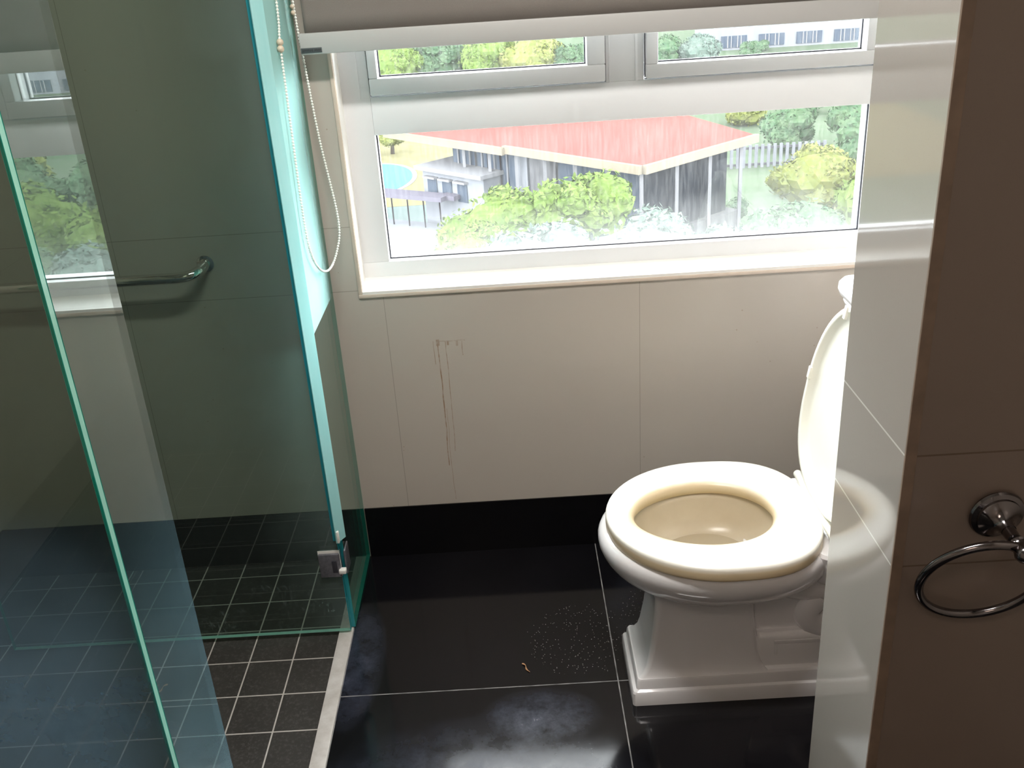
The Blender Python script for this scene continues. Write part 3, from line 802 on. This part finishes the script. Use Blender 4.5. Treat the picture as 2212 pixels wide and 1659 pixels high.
# ------------------------------------------------------------------ outdoors, seen through the window
GZ = -12.0
KX = .35
def foliage(name, c1, c2, c3, sc=1.4):
    c1, c2, c3 = [tuple(v*KX for v in c) for c in (c1, c2, c3)]
    m, nt, b, o = new_mat(name)
    p, x, y, z = geo_pos(nt)
    f = noise_(nt, p, sc, 4, .7); f2 = noise_(nt, p, sc*5, 3, .7)
    col = mixc(nt, ramp(nt, f, .35, .65), c1, c2); col = mixc(nt, math_(nt, 'MULTIPLY', ramp(nt, f2, .45, .7), .6), col, c3)
    nt.links.new(col, b.inputs['Base Color']); b.inputs['Roughness'].default_value = .7; b.inputs['Specular IOR Level'].default_value = 0.0
    return m
def oplain(name, col, *a, **k):
    k['spec'] = 0.0; return plain(name, tuple(v*KX for v in col), *a, **k)
OUT = {
 'lime': foliage('lime leaves', (.10, .17, .035), (.17, .24, .06), (.22, .27, .12)),
 'green': foliage('green leaves', (.06, .13, .07), (.12, .19, .10), (.20, .24, .17)),
 'pale': foliage('pale leaves', (.10, .16, .13), (.17, .22, .19), (.24, .26, .23)),
 'yellow': foliage('yellow leaves', (.18, .21, .05), (.24, .25, .09), (.22, .27, .14)),
 'bark': oplain('bark', (.06, .05, .04), .8),
 'grass': foliage('park grass', (.11, .16, .10), (.15, .19, .13), (.18, .20, .16), .15),
 'lawn': oplain('dry lawn', (.23, .215, .12), .8, nscale=1.2, namt=.15),
 'paving': oplain('pale paving', (.15, .19, .185), .7, nscale=.8, namt=.08),
 'pool': oplain('pool water', (.10, .22, .30), .4),
 'poolrim': oplain('pool rim', (.30, .30, .30), .6),
 'roof': oplain('red metal roof', (.36, .095, .085), .5, nscale=.5, namt=.10),
 'fascia': oplain('cream fascia', (.27, .235, .18), .5),
 'whitepaint': oplain('white painted render', (.25, .26, .29), .6, nscale=1, namt=.05),
 'post': oplain('white post', (.28, .28, .30), .5),
 'darkpost': oplain('dark steel post', (.03, .025, .03), .5),
 'glassy': oplain('blue grey glazing', (.075, .095, .13), .15),
 'stone': oplain('grey stone cladding', (.14, .14, .15), .7, nscale=2, namt=.2),
 'shade': oplain('dark interior wall', (.03, .035, .045), .6),
}
struct(obox('terrain', -300, 400, 8, 600, GZ-1, GZ, OUT['grass']))
bm = bmesh.new(); box(bm, -16, 6, 20, 53, GZ, GZ+.02); struct(bm_obj('paving_ground', bm, OUT['paving']))
bm = bmesh.new(); box(bm, -30, 2, 53, 82, GZ, GZ+.03); struct(bm_obj('lawn_ground', bm, OUT['lawn']))
# swimming pool
pl = root('swimming_pool', (-8.3, 63, GZ)); tag(pl, 'small round blue swimming pool on the lawn left of the pavilion', 'pool')
def disc(bm, cx, cy, rx, ry, z0, z1, n=48):
    loft(bm, [[(cx+rx*math.cos(2*PI*k/n), cy+ry*math.sin(2*PI*k/n), z) for k in range(n)] for z in (z0, z1)])
bm = bmesh.new(); disc(bm, -8.8, 60.5, 3.3, 5.2, GZ, GZ+.06); bm_obj('pool_rim', bm, OUT['poolrim'], pl)
bm = bmesh.new(); disc(bm, -8.8, 60.5, 3.0, 4.85, GZ+.06, GZ+.08); bm_obj('pool_water', bm, OUT['pool'], pl)

# pavilion
pa = root('pavilion', (5.5, 34.2, GZ)); tag(pa, 'open pavilion with red hipped roof and cream fascia below the window', 'building')
A = Vector((5.5, 34.2, -6.5)); B = Vector((.3, 39.9, -6.5)); C = Vector((11.0, 38.9, -6.5))
dB = (B-A).normalized(); dC = (C-A).normalized()
def hip_roof(A, lb, lc, zr, name):
    bm = bmesh.new(); D = [A, A+dB*lb, A+dB*lb+dC*lc, A+dC*lc]; s = lc/2
    R1 = A+dB*s+dC*s; R2 = A+dB*(lb-s)+dC*s; up = Vector((0, 0, zr))
    v = [bm.verts.new(p) for p in D] + [bm.verts.new(R1+up), bm.verts.new(R2+up)]
    lo = [bm.verts.new(p-Vector((0, 0, .12))) for p in D]
    bm.faces.new((v[0], v[1], v[5], v[4])); bm.faces.new((v[1], v[2], v[5])); bm.faces.new((v[2], v[3], v[4], v[5])); bm.faces.new((v[3], v[0], v[4]))
    for i in range(4): bm.faces.new((v[i], v[(i+1) % 4], lo[(i+1) % 4], lo[i]))
    bm.faces.new(lo)
    return bm_obj(name, bm, OUT['roof'], pa)
L1 = (B-A).length
hip_roof(A, L1+2.5, 7.3, 1.75, 'roof')
A2 = B - dC*.15 - dB*.05 + Vector((0, 0, -.06)); hip_roof(A2, 8.5, 7.0, 1.6, 'rear_roof')
def obar(bm, P, Q, half, z0, z1):
    P, Q = Vector(P), Vector(Q); t = (Q-P); t.z = 0; t.normalize(); s = Vector((-t.y, t.x, 0))*half
    loft(bm, [[(P+s).xy.to_3d()+Vector((0, 0, z)), (P-s).xy.to_3d()+Vector((0, 0, z)), (Q-s).xy.to_3d()+Vector((0, 0, z)), (Q+s).xy.to_3d()+Vector((0, 0, z))] for z in (z0, z1)])
bm = bmesh.new()
obar(bm, A-dC*.1, B, .1, -6.75, -6.42); obar(bm, A-dB*.1, C, .1, -6.75, -6.42)
obar(bm, A2-dB*.1, A2+dB*8.5, .1, -6.80, -6.48); bm_obj('fascia', bm, OUT['fascia'], pa)
ins = .9
Wa = A+dB*ins+dC*ins; Wb = B+dC*ins+dB*4.5; Wc = C-dC*ins+dB*ins
bm = bmesh.new(); obar(bm, Wa, Wb, .08, -9.3, -6.6); bm_obj('glazed_wall', bm, OUT['glassy'], pa)
bm = bmesh.new(); obar(bm, Wa, Wc, .08, -9.6, -6.6); bm_obj('side_wall', bm, OUT['shade'], pa)
bm = bmesh.new(); obar(bm, Wa+dB*4.4-dC*.12, Wa+dB*6.0-dC*.12, .1, -9.6, -6.6); bm_obj('stone_panel', bm, OUT['stone'], pa)
bm = bmesh.new(); obar(bm, Wa+dB*6.1-dC*.14, Wa+dB*6.7-dC*.14, .12, -9.6, -6.6); bm_obj('white_pier', bm, OUT['whitepaint'], pa)
bm = bmesh.new()
f0 = [Wa-dB*.3, Wb-dB*2.2, Wb+dC*6, Wc+dC*.4-dB*.5]
loft(bm, [[(q.x, q.y, z) for q in f0] for z in (GZ, -9.6)]); bm_obj('base_storey', bm, OUT['stone'], pa)
E0 = A+dB*.35+dC*.35
for k in range(7):
    q = E0+dB*(k*1.75); bm = bmesh.new(); box(bm, q.x-.07, q.x+.07, q.y-.07, q.y+.07, GZ, -6.72); bm_obj('post', bm, OUT['post'], pa)
for k in range(1, 4):
    q = E0+dC*(k*2.1); bm = bmesh.new(); box(bm, q.x-.07, q.x+.07, q.y-.07, q.y+.07, GZ, -6.72); bm_obj('post', bm, OUT['post'], pa)
for k in range(9):
    q = Wa+dB*(L1-.2+k*.42)-dC*.15; bm = bmesh.new(); box(bm, q.x-.035, q.x+.035, q.y-.035, q.y+.035, -9.4, -6.7); bm_obj('mullion', bm, OUT['darkpost'] if k % 2 else OUT['post'], pa)

# low white annex with three windows
an = root('annex', (-2, 44, GZ)); tag(an, 'low white flat-roofed annex left of the pavilion with small windows', 'building')
P0 = Vector((-3.6, 43.6, 0)); dA = Vector((3.85, -4.0, 0)).normalized(); nA = Vector((dA.y, -dA.x, 0))
bm = bmesh.new(); obar(bm, P0-nA*1.5, P0+dA*4.2-nA*1.5, 1.5, GZ, -7.94); bm_obj('annex_wall', bm, OUT['whitepaint'], an)
bm = bmesh.new(); obar(bm, P0-nA*1.4-dA*.2, P0+dA*4.4-nA*1.4, 1.75, -7.94, -7.76); bm_obj('roof_slab', bm, OUT['post'], an)
for k in range(3):
    q = P0+dA*(.35+k*1.05); bm = bmesh.new(); obar(bm, q+nA*.01, q+dA*.65+nA*.01, .04, -9.19, -8.33); w = bm_obj('window_glass', bm, OUT['glassy'], an)
    bm = bmesh.new(); obar(bm, q+nA*.12-dA*.08, q+dA*.73+nA*.12, .14, -8.31, -8.22); bm_obj('window_hood', bm, OUT['post'], w)

# flat walkway canopy on thin dark posts
cp = root('walkway_canopy', (-4, 42, GZ)); tag(cp, 'pale flat walkway canopy on thin dark posts beside the near tree', 'canopy')
c0 = Vector((-7.2, 44.5, 0)); c1 = Vector((-2.46, 41.6, 0)); c2 = Vector((-.9, 43.6, 0))
bm = bmesh.new(); obar(bm, c0, c1, .45, -9.05, -8.85); obar(bm, c1, c2, .45, -9.051, -8.851); bm_obj('canopy_roof', bm, oplain('lavender grey concrete', (.17, .16, .20), .7), cp)
for k in range(6):
    for s in (-.30,):
        q = c0.lerp(c1, .14+k*.165); n_ = Vector((c1-c0).normalized()); q = q+Vector((-n_.y, n_.x, 0))*s
        bm = bmesh.new(); box(bm, q.x-.03, q.x+.03, q.y-.03, q.y+.03, GZ, -9.05); bm_obj('canopy_post', bm, OUT['darkpost'], cp)
bm = bmesh.new(); obar(bm, c0+Vector((0, -.6, 0)), c1+Vector((.9, -1.0, 0)), .9, GZ, -10.35); bm_obj('raised_deck', bm, OUT['whitepaint'], cp)

# far apartment building
ap = root('apartment_building', (50, 126, GZ)); tag(ap, 'long white apartment building far behind the trees', 'building')
obox('facade', 26.5, 100, 122, 134, GZ, 12, OUT['whitepaint'], ap)
bw = bpy.data.meshes.new('facade_window')
bm = bmesh.new(); box(bm, -1.55, 1.55, -.10, .10, 0, 1.35, mi=0)
for x in (-.78, -.35, .42, .85): box(bm, x-.05, x+.05, -.16, -.10, 0, 1.35, mi=1)
bm.to_mesh(bw); bm.free(); bw.materials.append(OUT['glassy']); bw.materials.append(OUT['post'])
nn = 0
for r in range(6):
    for c in range(15):
        if r == 0 and c > 12: continue
        o = bpy.data.objects.new('facade_window', bw); COL.objects.link(o); o.parent = ap
        o.location = (Vector((29.0+c*4.6, 121.95, -11.7+r*2.6)) - Vector((50, 126, GZ)))
# low boundary fence
fe = root('boundary_fence', (17, 59.5, GZ)); tag(fe, 'low grey slatted fence among the shrubs right of the pavilion', 'fence')
bm = bmesh.new(); box(bm, 12.5, 20, 57.4, 57.5, GZ+1.1, GZ+1.25); box(bm, 12.5, 20, 57.4, 57.5, GZ+.1, GZ+.25); bm_obj('fence_rail', bm, OUT['stone'], fe)
for k in range(20):
    x = 12.7+k*.38; bm = bmesh.new(); box(bm, x-.09, x+.09, 57.3, 57.4, GZ, GZ+1.4); bm_obj('fence_slat', bm, OUT['whitepaint'], fe)

# trees: crown of many leaves round a lumpy core, on a trunk
def crown_mesh(seed, leaves, rad=1.0):
    rnd = random.Random(seed); bm = bmesh.new()
    lumps = [(Vector((0, 0, 0)), .72)]
    for k in range(11):
        a = rnd.uniform(0, 2*PI); h = rnd.uniform(-.35, .6); r = rnd.uniform(.3, .65)
        lumps.append((Vector((math.cos(a)*r, math.sin(a)*r, h*.8)), rnd.uniform(.28, .46)))
    for c, r in lumps:
        q = bmesh.ops.create_icosphere(bm, subdivisions=3, radius=r)
        for v in q['verts']:
            v.co *= 1+.22*noise.noise(v.co*5/r*.5+Vector((seed, 0, 0))); v.co.z *= .85; v.co += c
    for k in range(leaves):
        c, r = rnd.choice(lumps); d = Vector((rnd.gauss(0, 1), rnd.gauss(0, 1), rnd.gauss(.25, 1))).normalized()
        p = c+d*r*rnd.uniform(.95, 1.13); t = Vector((rnd.gauss(0, 1), rnd.gauss(0, 1), rnd.gauss(0, 1))).normalized(); b2 = d.cross(t).normalized()
        n2 = (d+Vector((rnd.gauss(0, .5), rnd.gauss(0, .5), rnd.gauss(0, .5)))).normalized(); t = n2.cross(b2).normalized(); b2 = n2.cross(t)
        s = rnd.uniform(.028, .055)
        q = [bm.verts.new(p+t*s*1.5), bm.verts.new(p+b2*s*.7), bm.verts.new(p-t*s*1.5), bm.verts.new(p-b2*s*.7)]
        bm.faces.new(q)
    me = bpy.data.meshes.new('crown'); bm.to_mesh(me); bm.free(); return me
CR = [crown_mesh(s, 2600) for s in (1, 2, 3)]
def tree(X, Y, Z, R, kind, label, name='tree', cat='tree', v=0, flat=.9, group=None):
    t = root(name, (X, Y, GZ)); tag(t, label, cat, group)
    me = CR[v % 3].copy(); me.materials.append(OUT[kind])
    o = bpy.data.objects.new('crown', me); COL.objects.link(o); o.parent = t
    o.location = (0, 0, Z-GZ); o.scale = (R, R, R*flat); o.rotation_euler = (0, 0, v*1.3)
    if Z-GZ > R*1.1:
        bm = bmesh.new(); tube(bm, [(X, Y, GZ), (X+.05, Y, (GZ+Z)/2), (X, Y, Z)], [.16, .12, .08], 8); bm_obj('trunk', bm, OUT['bark'], t)
    return t
TR = [
 (0.0, 31.5, -8.1, 2.05, 'lime', 'bright lime tree crown, left hump below the annex', 0),
 (2.9, 32, -7.75, 1.95, 'lime', 'bright lime tree crown in front of the grey stone pavilion wall', 1),
 (-1.0, 27, -7.6, 1.35, 'lime', 'lime tree low in the pane beside the walkway canopy posts', 2),
 (1.1, 26, -7.7, 1.75, 'pale', 'pale tree at the pane bottom below the lime humps', 1),
 (4.1, 26, -7.7, 1.85, 'pale', 'pale hazy tree at the pane bottom below the roof corner', 2),
 (7.0, 27, -8.5, 1.75, 'pale', 'pale hazy tree low in the pane right of the roof corner', 0),
 (10.0, 30.5, -8.9, 1.95, 'green', 'green tree low in the pane toward the right', 1),
 (13.6, 29.5, -8.7, 1.90, 'pale', 'pale green tree in the bottom right corner of the lower pane', 2),
 (13.6, 39, -8.6, 1.80, 'yellow', 'yellow green tree right of the pavilion roof', 0),
 (18.0, 44, -8.4, 2.3, 'green', 'dark green tree at the right edge of the lower pane', 1),
 (18.9, 62, -10.6, 1.96, 'green', 'distant green tree just right of the red roof tip', 2),
 (23.6, 60, -10.0, 2.50, 'green', 'distant green tree in the upper right of the lower pane', 0),
 (18.6, 72, -11.0, 1.80, 'yellow', 'far yellowish tree behind the red roof tip', 1),
 (14.9, 34.5, -8.6, 2.0, 'lime', 'lime tree at the right edge below the dark green tree', 2),
 (-9.0, 85, -7.6, 2.5, 'lime', 'lime tree at the left end of the left casement', 0),
 (-5.0, 88, -7.7, 2.9, 'green', 'second tree from the left in the left casement', 1),
 (-0.8, 86, -7.6, 2.8, 'lime', 'tall lime tree in the middle of the left casement', 2),
 (3.1, 84, -7.6, 2.7, 'yellow', 'yellow green tree right of centre in the left casement', 0),
 (6.5, 84, -8.2, 2.0, 'green', 'dark green tree at the right end of the left casement', 1),
 (16.6, 100, -9.6, 2.1, 'green', 'small tree at the left end of the right casement', 2),
 (20.4, 100, -9.6, 2.2, 'pale', 'small pale tree left of the far white building', 0),
 (28.1, 110, -11.0, 1.4, 'green', 'bushy small tree before the far white building', 1),
 (16.8, 30, -8.6, 2.1, 'green', 'nearest green tree mirrored in the narrow glass strip', 1),
 (19.0, 37.5, -8.4, 2.3, 'lime', 'lime tree mirrored in the narrow glass strip above the nearest green one', 2),
 (23.5, 45, -8.6, 2.4, 'green', 'broad green tree mirrored high in the narrow glass strip', 0),
 (27.5, 53, -9.0, 2.4, 'yellow', 'yellow green tree mirrored at the top of the narrow glass strip pane', 1),
 (-7.9, 69, -10.6, 1.1, 'yellow', 'thin yellowish tree behind the pool', 2),
]
for i, (X, Y, Z, R, kd, lb, v) in enumerate(TR): tree(X, Y, Z, R*1.12, kd, lb, v=v)
SH = [(12.2, 36.5, -10.8, 1.2, 'green', 'low green shrub right of the pavilion below the yellow green tree', 1),
      (10.6, 35.5, -11.0, 1.0, 'lime', 'low lime shrub at the foot of the rightmost pavilion post', 2),
      (17.2, 50, -10.9, 1.5, 'green', 'rounded green shrub hiding the right end of the grey fence', 0),
      (9.4, 38, -10.9, 1.0, 'pale', 'pale rounded shrub by the pavilion right side posts', 0), (7.2, 35.4, -10.9, .9, 'pale', 'pale rounded shrub under the roof corner', 1),
      (11.5, 45, -11.3, .9, 'green', 'green shrub between the pavilion and the fence', 2), (15.5, 50, -11.2, 1.1, 'yellow', 'yellowish shrub in front of the grey fence', 0),
      (24.5, 75, -10.8, 1.7, 'green', 'large far shrub at the top right of the lower pane', 1), (31.5, 118.5, -11.4, 1.1, 'green', 'shrub against the far white building wall', 2)]
for X, Y, Z, R, kd, lb, v in SH: tree(X, Y, Z, R, kd, lb, name='shrub', cat='shrub', v=v, flat=.75)

for o in list(bpy.data.objects):
    if '_org' in o: del o['_org']
bpy.context.view_layer.update()
